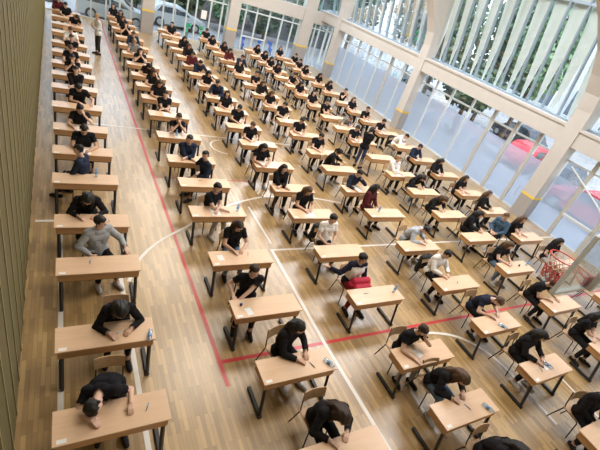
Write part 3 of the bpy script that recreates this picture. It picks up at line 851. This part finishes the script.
SHC = {'k': ((.014, .014, .017), 'black T-shirt', 'short'), 'K': ((.016, .015, .017), 'black sweatshirt', 'long'), 'n': ((.022, .025, .045), 'navy T-shirt', 'short'), 'N': ((.022, .03, .055), 'navy jacket', 'long'),
       'g': ((.22, .22, .22), 'grey T-shirt', 'short'), 'G': ((.36, .38, .40), 'grey hoodie', 'long'), 'w': ((.84, .83, .82), 'white T-shirt', 'short'), 'W': ((.83, .82, .81), 'white sweatshirt', 'long'),
       'R': ((.02, .022, .04), 'white-and-navy sweatshirt', 'long'),
       'M': ((.10, .022, .025), 'maroon sweater', 'long'), 'B': ((.42, .46, .52), 'pale grey-blue shirt', 'long'), 'D': ((.07, .13, .20), 'denim jacket', 'long'), 'I': ((.66, .68, .66), 'white shirt', 'long')}
TRC = {'k': (.016, .016, .018), 'j': (.12, .18, .26), 'g': (.42, .42, .40), 'r': (.22, .02, .03), 'd': (.045, .045, .04), 'b': (.05, .07, .16)}
DOING = {'write': 'writing', 'bent': 'bent over', 'chin': 'hands at chin', 'fold': 'arms folded', 'cheek': 'resting cheek on hand', 'upright': 'sitting upright', 'lap': 'sitting back', 'lean': 'leaning aside', 'aside': 'hands aside', 'sleep': 'head laid', 'reach': 'reaching sideways', 'side': 'turned round', 'stand': 'standing', 'stoop': 'stooping'}
SKIN = [(.64, .40, .29), (.68, .45, .34), (.58, .36, .26), (.70, .47, .36)]
np_ = 0
def person(pose, hair, shirt, tr, loc, rz, label, group, near=True):
    global np_; np_ += 1
    G = LIB.get(pose) or build_pose(pose)
    t = thing('person', label, 'person', loc, rz, group)
    sc = random.uniform(.97, 1.03); t.scale = (sc*random.uniform(.97, 1.02), sc, 1.0)
    sk = SKIN[np_ % 4]; hc = HAIRC[hair[1]]
    def part(name, me, col):
        o = link(name, me, t); o.color = (*col, 1); return o
    b = part('body', G['body'], sk)
    part('shirt', G['shirt_'+SHC[shirt][2]], SHC[shirt][0]); 
    if shirt == 'R': part('shirt_front', G['vest'], (.83, .82, .81))
    part('trousers', G['trousers'], TRC[tr])
    shc = (.5, .5, .5) if np_ % 3 == 0 else (.03, .03, .032)
    part('shoe', G['shoe_r'], shc); part('shoe', G['shoe_l'], shc)
    part('hair', G['hair_'+hair[0]], hc)
    if near and pose != 'sleep':
        for e in G['eyes']: part('eye', e, (1, 1, 1))
        for e in G['brow']: part('eyebrow', e, hc)
        part('mouth', G['mouth'], (1, 1, 1))
    return t
SEEN_FROM = {'D': 1, 'E': 1, 'F': 2}
EXTRA = {'D': [(7.62, .40, 'lap sd K k -20', .15, .25)], 'E': [(10.35, 1.75, 'fold lk k k 0', -.25, .42)], 'F': [(12.95, 3.05, '', 0, .3), (12.9, 4.50, 'lap lk k g -10', -.15, .35)]}
CH = {}
for c, rows in COLUMNS.items():
    rows = EXTRA.get(c, [])+rows
    for i, (x, y, sp, xo, yo) in enumerate(rows):
        where = ORD[i]+' desk of '+CN[c]
        of = 'of '+CN[c]
        place(desk0, (x, y, 0), 0, 'pale wooden exam desk with black legs, %s from camera in %s' % (ORD[i], CN[c]), 'exam desks')
        if not sp:
            CH[c, i] = place(chair0, (x+.65, y+DD+.22, 0), random.uniform(-.1, .1), 'empty wooden chair behind '+where, 'school chairs'); continue
        po, ha, sh, tr, rz = sp.split(); rz = math.radians(float(rz))
        px, py = x+.65+xo, y+DD+yo
        CH[c, i] = None
        if po == 'sleep': px, py = x+.66, y+DD+.36
        CH[c, i] = place(chair0, (px, py+.02, 0), (rz*.6 if abs(rz) < 1 else 0)+random.uniform(-.06, .06), 'wooden chair with black legs behind '+where, 'school chairs')
        person(po, ha, sh, tr, (px, py, 0), rz, 'person in %s %s at %s' % (SHC[sh][1], DOING[po].replace('resting cheek on hand', 'cheek-on-hand'), where), 'students at the exam desks', y < 13)
# others
person('bent', 'lk', 'K', 'k', (5.62, 1.18, 0), 0, 'person in black sweatshirt half out of view below the third column from slatted wall', 'students at the exam desks')
place(chair0, (5.62, 1.20, 0), 0, 'wooden chair nearest the camera, below the third column from slatted wall', 'school chairs')
person('lap', 'sb', 'D', 'k', (12.42, 6.62, 0), math.radians(-75), 'person in denim jacket sitting turned away beside the concrete pillar', 'students at the exam desks')
place(chair0, (12.42, 6.64, 0), math.radians(-75), 'wooden chair under the person in denim jacket', 'school chairs')
person('stand', 'td', 'k', 'b', (10.2, 11.95, 0), math.radians(115), 'person in black T-shirt and blue trousers standing between the desks', 'standing people')
person('stand', 'sn', 'I', 'd', (1.28, 21.75, 0), math.radians(-70), 'invigilator in white shirt and dark trousers standing in the aisle', 'standing people')
# ------------------------------------------------------------------ things on the desks
def bottle(x, y, lie, label, rz=0.):
    t = thing('water_bottle', label, 'bottle', (x, y, .751 if not lie else .784), rz, 'water bottles')
    M = Matrix.Rotation(math.pi/2, 4, 'X') if lie else None
    prof = [(.028, 0), (.032, .01), (.032, .06), (.029, .07), (.032, .08), (.032, .13), (.024, .165), (.013, .185), (.013, .2)]
    MB().lathe(prof, n=14, M=M).obj('bottle_body', 'bottle_plastic', t, smooth=True)
    MB().lathe([(.0325, .075), (.0328, .078), (.0328, .125), (.0325, .128)], n=14, M=M).obj('wrapper', 'blue_plastic', t, smooth=True)
    MB().lathe([(.015, .192), (.015, .212), (.012, .214)], n=12, M=M).obj('cap', 'blue_plastic', t, smooth=True)
def pen(x, y, rz, label):
    t = thing('pen', label, 'pen', (x, y, .757), rz, 'pens on the desks')
    MB().lathe([(.0045, -.055), (.0055, -.05), (.0055, .05)], n=8, axis='X').obj('barrel', 'ink', t)
    MB().lathe([(.0012, -.072), (.0045, -.055)], n=8, axis='X').obj('tip', 'frame_metal', t); MB().lathe([(.0065, .01), (.0065, .06), (.005, .064)], n=8, axis='X').obj('cap', 'blue_plastic', t)
def paper(x, y, rz, label, w=.21, h=.297):
    mb = MB(); mb.box((0, 0, .7518), (w, h, .0016)); o = mb.obj('exam_paper', 'white_paper', loc=(x, y, 0)); o.rotation_euler = (0, 0, rz); tag(o, label, 'paper', 'exam papers')
BT = [(1.06, 4.28, 1, 'A', 1), (.56, 8.92, 0, 'A', 4), (3.62, 3.20, 1, 'B', 1), (6.10, 4.45, 0, 'C', 2), (6.02, 1.75, 1, 'C', 0), (8.18, 3.16, 1, 'D', 2), (8.33, 2.10, 1, 'D', 1), (3.5, 7.56, 0, 'B', 4), (1.95+.9, 11.6, 0, 'B', 7), (7.9, 7.58, 0, 'D', 5), (11.5, 4.83, 0, 'E', 2)]
for x, y, lie, c, i in BT: bottle(x, y, lie, 'clear blue-capped water bottle %s on %s desk of %s' % ('lying' if lie else 'standing', ORD[i], CN[c]), .5 if c != 'A' else -.2)
PN = [(.85, 3.05, 1.1, 'A', 0), (.60, 4.32, .4, 'A', 1), (.32, 5.96, 1.4, 'A', 2), (3.37, 3.14, 1.9, 'B', 1), (3.23, 5.96, 1.2, 'B', 3), (5.37, 4.5, 0, 'C', 2), (5.43, 2.80, .2, 'C', 1), (5.70, 1.78, 1.9, 'C', 0), (8.21, 4.50, .8, 'D', 3), (8.12, 1.98, 1.2, 'D', 1), (.70, 7.18, 1.5, 'A', 3), (2.94, 8.95, .3, 'B', 5)]
for x, y, r, c, i in PN: pen(x, y, r, 'dark pen lying on %s desk of %s' % (ORD[i], CN[c]))
PP = [(2.72, 4.42, .2, 'B', 2), (2.62, 5.89, .1, 'B', 3), (5.53, 2.92, .3, 'C', 1), (8.30, 2.02, .2, 'D', 1)]
for x, y, r, c, i in PP: paper(x, y, r, 'white paper on %s desk of %s' % (ORD[i], CN[c]), .12, .17)
for c, rows in COLUMNS.items():
    k = len(EXTRA.get(c, []))
    for i, (x, y, sp, xo, yo) in enumerate(rows):
        if sp and y > 6.5 and y < 18 and sp.split()[0] in ('write', 'cheek', 'fold', 'chin') and (i*7+ord(c)) % 3:
            paper(x+.65+xo+random.uniform(-.03, .03), y+.20, random.uniform(-.15, .15), 'white exam paper on %s desk of %s' % (ORD[i+k], CN[c]))
for x, y, c, i in [(2.62, 4.58, 'B', 2), (11.16, 4.83, 'E', 2)]:
    t = thing('ink_bottle', 'small dark bottle on %s desk of %s' % (ORD[i], CN[c]), 'bottle', (x, y, .751))
    MB().lathe([(.022, 0), (.024, .01), (.024, .04), (.014, .05), (.014, .056)], n=12).obj('jar', 'ink', t, smooth=True); MB().lathe([(.016, .056), (.016, .072)], n=12).obj('lid', 'blue_plastic', t)
# jackets over chairs, bags
def cloth_blob(name, loc, pts, mat, label, cat, vox=.016):
    mb = MB()
    for a, b, r0, r1 in pts: mb.capsule(a, b, r0, r1, 10, 4)
    m = remesh(mb, vox, 4, .5); m.materials.clear(); m.materials.append(MATS[mat]); m.name = name
    cc = co_of(m); nn = no_of(m); g = np.sin(cc@np.array([40., 9., 13.]))*np.sin(cc@np.array([7., 31., -17.]))*.008
    m.vertices.foreach_set('co', (cc+nn*g[:, None]).astype(np.float32).ravel()); m.update()
    o = link(name, m, None, loc); tag(o, label, cat); return o
def jacket(ch, label):
    o = jacket_at(ch.location.x-.225*math.sin(ch.rotation_euler.z), ch.location.y+.225*math.cos(ch.rotation_euler.z), label); o.rotation_euler = (0, 0, ch.rotation_euler.z); return o
def jacket_at(x, y, label):
    return cloth_blob('jacket', (x, y, 0), [((-.17, .0, .80), (.17, .0, .80), .05, .05), ((-.17, .05, .78), (-.14, .06, .30), .05, .03), ((.17, .05, .78), (.14, .06, .30), .05, .03), ((-.08, .05, .8), (-.07, .06, .28), .06, .035), ((.07, .05, .8), (.07, .06, .28), .06, .035), ((-.2, .02, .78), (-.25, .03, .42), .04, .03), ((.2, .02, .78), (.25, .03, .42), .04, .03)], 'cloth_black', label, 'jacket')
jacket(CH['D', 3], 'black jacket over the chair of the person in white sweatshirt, third column from glass wall')
jacket(CH['C', 3], 'black jacket hanging over the chair of the person in white T-shirt')
jacket(CH['F', 7], 'black jacket hanging on a chair in the column beside glass wall near second pillar')
jacket(CH['F', 0], 'black jacket on the empty chair at the right edge')
cloth_blob('shoulder_bag', (5.50, 4.90, .60), [((-.20, 0, .05), (.20, 0, .05), .09, .09), ((-.18, .0, .14), (.18, 0, .14), .075, .075), ((-.14, -.12, .04), (.17, -.12, .04), .075, .075)], 'bag_red', 'red bag on the lap of the person turned round', 'bag')
def backpack(x, y, rz, label):
    o = cloth_blob('backpack', (x, y, 0), [((-.1, 0, .1), (.1, 0, .1), .1, .1), ((-.09, 0, .22), (.09, 0, .22), .095, .095), ((-.06, 0, .32), (.06, 0, .32), .08, .08), ((-.07, -.1, .12), (.07, -.1, .12), .055, .055)], 'cloth_black', label, 'bag')
    o.rotation_euler = (0, 0, rz)
backpack(12.05, 6.15, .3, 'black backpack on the floor beside the person in denim jacket')
backpack(6.55, 8.0, .8, 'black backpack standing on the floor by the fifth desk of third column')

# ------------------------------------------------------------------ outside: cars, bicycles, trees, buildings
def car(x, y, rz, paint, label):
    t = thing('parked_car', label, 'car', (x, y, -.205), rz, 'cars outside the glass')
    side = [(-2.1, .32), (-2.15, .62), (-2.05, .88), (-1.85, .95), (-1.45, 1.38), (-1.1, 1.47), (.25, 1.46), (.55, 1.36), (1.15, .98), (1.95, .82), (2.12, .62), (2.1, .34), (1.75, .25), (-1.8, .25)]
    n = len(side); L = []
    for yy, ins in ((-.86, .0), (-.80, 1), (.80, 1), (.86, 0)):
        for (a, b) in side:
            k = .10 if b > 1.0 else 0
            L.append((a, (abs(yy)-k)*(1 if yy > 0 else -1) if True else yy, b))
    F = []
    for r_ in range(3):
        for i in range(n): F.append((r_*n+i, r_*n+(i+1) % n, (r_+1)*n+(i+1) % n, (r_+1)*n+i))
    F += [tuple(range(n))[::-1], tuple(3*n+i for i in range(n))]
    MB().add(L, F).obj('car_body', paint, t)
    for s in (-1, 1):
        ya, yb = .765, .87
        mb = MB(); w = [(-1.55, 1.0), (-1.25, 1.36), (-.3, 1.38), (-.3, 1.0)]; w2 = [(-.22, 1.0), (-.22, 1.38), (.3, 1.36), (.85, 1.0)]
        for q in (w, w2): 
            vs = [(a, s*(.872 if b < 1.1 else .775), b) for a, b in q]+[(a, s*(.862 if b < 1.1 else .765), b) for a, b in q]
            mb.add(vs, [(0, 1, 2, 3), (7, 6, 5, 4), (0, 4, 5, 1), (1, 5, 6, 2), (2, 6, 7, 3), (3, 7, 4, 0)])
        mb.obj('side_window', 'car_glass', t)
        for wxp in (-1.3, 1.28):
            o = MB().lathe([(.22, -.1), (.31, -.1), (.33, -.07), (.33, .07), (.31, .1), (.22, .1)], (wxp, s*.80, .33), 20, axis='Y').obj('wheel', 'tyre', t, smooth=True)
            MB().lathe([(.05, -.108), (.2, -.1), (.21, 0), (.2, .1), (.05, .108)], (wxp, s*.80, .33), 14, axis='Y').obj('hubcap', 'rim', o)
        MB().box((2.03, s*.6, .66), (.12, .34, .12), bev=.02).obj('headlight', 'rim', t)
    MB().add([(.60, -.70, 1.355), (.60, .70, 1.355), (1.14, .74, 1.01), (1.14, -.74, 1.01)], [(0, 1, 2, 3)]).obj('windscreen', 'car_glass', t)
    bpy.data.objects[t.name].children[-1].location = (.015, 0, .02)
    return t
car(2.65, 31.0, 0, 'car_white', 'white car parked right outside the end glass wall')
car(-2.3, 33.2, .1, 'car_white', 'white car parked behind, at the left of the end wall')
car(7.0, 33.6, .1, 'car_white', 'white car parked farther out beyond the square pillar')
car(25.0, 14.3, math.radians(12), 'car_red', 'red car parked outside the glass doors')
car(21.9, 8.4, math.radians(95), 'car_red', 'red car parked outside beyond the nearest pillar')
car(25.2, 11.9, math.radians(12), 'car_dark', 'dark car parked between the two red cars')
car(29.5, 18.5, math.radians(80), 'car_dark', 'dark car parked behind the small tree')
car(27.5, 26.5, math.radians(70), 'car_white', 'white car parked outside beyond the second pillar')
car(30.0, 31.5, math.radians(70), 'car_dark', 'dark car parked farthest along the glass wall')
def bicycle(x, y, rz, mat, label):
    t = thing('bicycle', label, 'bicycle', (x, y, -.205), rz, 'bicycles outside the end wall')
    for wx_ in (-.52, .52):
        MB().tube([(wx_+.33*math.cos(a), 0, .34+.33*math.sin(a)) for a in [2*math.pi*i/24 for i in range(24)]], .02, 6, close=True).obj('wheel', 'tyre', t, smooth=True)
        mb = MB()
        for i in range(8): a = math.pi*i/8; mb.tube([(wx_+.31*math.cos(a), 0, .34+.31*math.sin(a)), (wx_-.31*math.cos(a), 0, .34-.31*math.sin(a))], .004, 4)
        mb.obj('spokes', 'rim', t)
    f = MB()
    for a, b in [((-.52, 0, .34), (-.08, 0, .32)), ((-.08, 0, .32), (-.2, 0, .82)), ((-.52, 0, .34), (-.18, 0, .74)), ((-.18, 0, .74), (.36, 0, .78)), ((-.08, 0, .32), (.38, 0, .7)), ((.34, 0, .92), (.52, 0, .34))]: f.tube([a, b], .024, 6)
    f.obj('frame', mat, t)
    MB().tube([(.30, -.27, 1.0), (.36, -.1, .98), (.34, 0, .93), (.36, .1, .98), (.30, .27, 1.0)], .014, 6).obj('handlebar', 'black_steel', t)
    MB().box((-.22, 0, .86), (.24, .13, .05), bev=.02).obj('saddle', 'black_steel', t)
    MB().box((.55, 0, .82), (.26, .32, .22), bev=.02).obj('basket', mat, t)
    MB().box((-.62, 0, .62), (.5, .10, .2), bev=.04).obj('rear_guard', mat, t)
for i, (x, y, rz, m, l) in enumerate([(7.15, 30.3, 1.2, 'bike_green', 'green hire bicycle nearest the square pillar outside the end wall'), (8.15, 30.4, 1.3, 'bike_green', 'green hire bicycle second along outside the end wall'), (10.5, 30.3, 1.2, 'bike_blue', 'blue hire bicycle outside the end wall, first right of the middle pillar'), (11.3, 30.4, 1.3, 'bike_blue', 'blue hire bicycle outside the end wall, second right of the middle pillar'), (12.6, 30.5, 1.2, 'bike_blue', 'blue hire bicycle outside the end wall, third right of the middle pillar'), (13.6, 30.6, 1.3, 'bike_blue', 'blue hire bicycle outside the end wall, nearest the corner')]): bicycle(x, y, rz, m, l)
mb = MB(); mb.b2(-.18, .18, -.004, .004, -.26, .26); tag(mb.obj('notice', 'white_paper', loc=(7.9, 29.289, 1.72)), 'white paper notice taped on the end glass wall above the green bicycles', 'notice')
def tree(x, y, h, cr, zc, n, mat, label, seed):
    rnd = random.Random(seed); t = thing('tree', label, 'tree', (x, y, -.205), 0, 'trees outside the hall')
    MB().tube([(0, 0, 0), (.05, .03, h*.35), (-.04, .05, h*.6), (0, 0, h*.9)], [.16, .13, .10, .04], 8).obj('trunk', 'bark', t, smooth=True)
    mb = MB()
    for i in range(int(n*2)):
        u = rnd.random()*2-1; a = rnd.random()*6.283; r = rnd.random()**.4; q = math.sqrt(1-u*u)
        c = Vector((cr*r*q*math.cos(a), cr*r*q*math.sin(a), zc+(h-zc)*.5+(h-zc)*.55*r*u)); s = rnd.uniform(.09, .2)
        R_ = Euler((rnd.uniform(0, 3), rnd.uniform(0, 3), rnd.uniform(0, 6))).to_matrix()
        mb.add([c+R_ @ Vector(v)*s for v in ((-.5, -.9, 0), (.5, -.9, .1), (.75, .1, 0), (0, 1.1, .15), (-.75, .1, .05))], [(0, 1, 2, 3, 4)])
    mb.obj('foliage', mat, t)
    br = MB()
    for i in range(6):
        a = i*1.05; br.tube([(0, 0, h*(.35+.06*i)), (cr*.6*math.cos(a), cr*.6*math.sin(a), h*(.55+.05*i))], [.05, .02], 5)
    br.obj('branches', 'bark', t)
tree(22.0, 18.2, 4.6, 1.9, 1.9, 900, 'leaves', 'small street tree close outside the glass doors', 1)
tree(23.6, 23.6, 8.5, 2.4, 2.6, 1600, 'leaves', 'dark tree outside beyond the second pillar', 2)
tree(28.5, 22.2, 9.5, 2.4, 3.2, 1700, 'leaves', 'tall dark tree behind the small street tree', 3)
tree(26.3, 17.6, 10.0, 2.0, 3.6, 1500, 'leaves_light', 'bright green tree seen through the cream sunshades', 4)
tree(26.0, 29.2, 9.5, 2.8, 3.0, 1600, 'leaves', 'dark tree outside the far bay of the glass wall', 5)
tree(23.0, 35.0, 9.5, 2.6, 2.5, 1500, 'leaves', 'dark tree outside the glass corner', 6)
for i, (x, y, m) in enumerate([(4.6, 36.5, 'leaves'), (8.3, 36.9, 'leaves'), (11.8, 36.2, 'leaves_light'), (15.3, 36.5, 'leaves'), (18.9, 36.5, 'leaves')]):
    tree(x, y, 4.3+i*.1, 1.65, .7, 1300, m, ['dark tree beyond the white cars', 'dark tree opposite the green bicycles', 'lighter green tree opposite the blue bicycles', 'dark tree behind the bicycle nearest the corner', 'dark tree beyond the corner pillar'][i], 10+i)
def building(x, y, w, d, hh, rz, mat, label, nx, nz, win=(1.3, 1.5)):
    t = thing('building', label, 'building', (x, y, -.205), rz)
    MB().b2(-w/2, w/2, -d/2, d/2, 0, hh).obj('wall', mat, t)
    for i in range(nx):
        for k in range(nz):
            xx = -w/2+w*(i+.5)/nx; zz = 1.2+(hh-1.2)*(k+.5)/nz
            f = MB().b2(xx-win[0]/2-.08, xx+win[0]/2+.08, -d/2-.06, -d/2+.02, zz-win[1]/2-.08, zz+win[1]/2+.08).obj('window_frame', 'white_metal', t)
            MB().b2(xx-win[0]/2, xx+win[0]/2, -d/2-.075, -d/2-.05, zz-win[1]/2, zz+win[1]/2).obj('pane', 'window_dark', f)
    MB().b2(-w/2-.2, w/2+.2, -d/2-.2, d/2+.2, hh, hh+.3).obj('roof_edge', mat, t)
building(42, 17, 34, 6, 14, math.radians(-98), 'building_white', 'long white building across the street', 9, 3, (1.9, 2.2))
building(8, 42, 34, 5, 4.6, 0, 'building_grey', 'dark grey building beyond the end glass wall', 10, 1)
mb = MB(); mb.b2(26.6, 27.3, 10, 34, -.206, -.10); o = mb.obj('kerb', 'kerb_red'); o['kind'] = 'structure'; o['label'] = 'reddish kerb strip along the street'

# ------------------------------------------------------------------ light, sky, camera
w = bpy.data.worlds.new('world'); SC.world = w; w.use_nodes = True
nt = w.node_tree; bg = nt.nodes['Background']
sky = nt.nodes.new('ShaderNodeTexSky'); sky.sky_type = 'NISHITA'; sky.sun_disc = False; sky.sun_elevation = math.radians(48); sky.sun_rotation = math.radians(200); sky.air_density = 1.0; sky.dust_density = 3.0
mx = nt.nodes.new('ShaderNodeMixRGB'); mx.inputs[0].default_value = .6; mx.inputs[2].default_value = (.86, .92, 1.0, 1)
sc_ = nt.nodes.new('ShaderNodeMixRGB'); sc_.blend_type = 'MULTIPLY'; sc_.inputs[0].default_value = 1; sc_.inputs[2].default_value = (.35, .35, .35, 1)
nt.links.new(sky.outputs[0], sc_.inputs[1]); nt.links.new(sc_.outputs[0], mx.inputs[1]); nt.links.new(mx.outputs[0], bg.inputs[0]); bg.inputs[1].default_value = 4.0
def area(x, y, z, sx, sy, e, col, rot=(0, 0, 0)):
    l = bpy.data.lights.new('ceiling_lamp', 'AREA'); l.shape = 'RECTANGLE'; l.size = sx; l.size_y = sy; l.energy = e; l.color = col
    o = bpy.data.objects.new('ceiling_lamp', l); COL.objects.link(o); o.location = (x, y, z); o.rotation_euler = rot
for yy in (4.0, 10.5, 17.0, 23.5):
    for xx, e, cl in ((5.0, 360, (1.0, .90, .77)), (11.8, 560, (.97, .97, 1.0))): area(xx, yy, 9.3, 3.4, 3.0, e*{4.0: .8, 10.5: 1.0, 17.0: 1.15, 23.5: 1.3}[yy], cl)
cam = bpy.data.cameras.new('camera'); cam.sensor_width = 36; cam.lens = 36*403.22/600; cam.clip_start = .05; cam.clip_end = 300
co_ = bpy.data.objects.new('camera', cam); COL.objects.link(co_)
Rm = Matrix(((0.86699742, -0.41022802, 0.28289299), (0.01116146, 0.58354617, 0.81200326), (-0.49818761, -0.70084723, 0.51051177)))
co_.matrix_world = Matrix.Translation((0, 0, 5.8234)) @ Rm.transposed().to_4x4()
SC.camera = co_
COL.children.unlink(TMP); bpy.data.collections.remove(TMP)
SC.view_settings.view_transform = 'Standard'; SC.view_settings.look = 'None'; SC.view_settings.gamma = 1.0; SC.view_settings.use_curve_mapping = False
SC.view_settings.exposure = 0.16
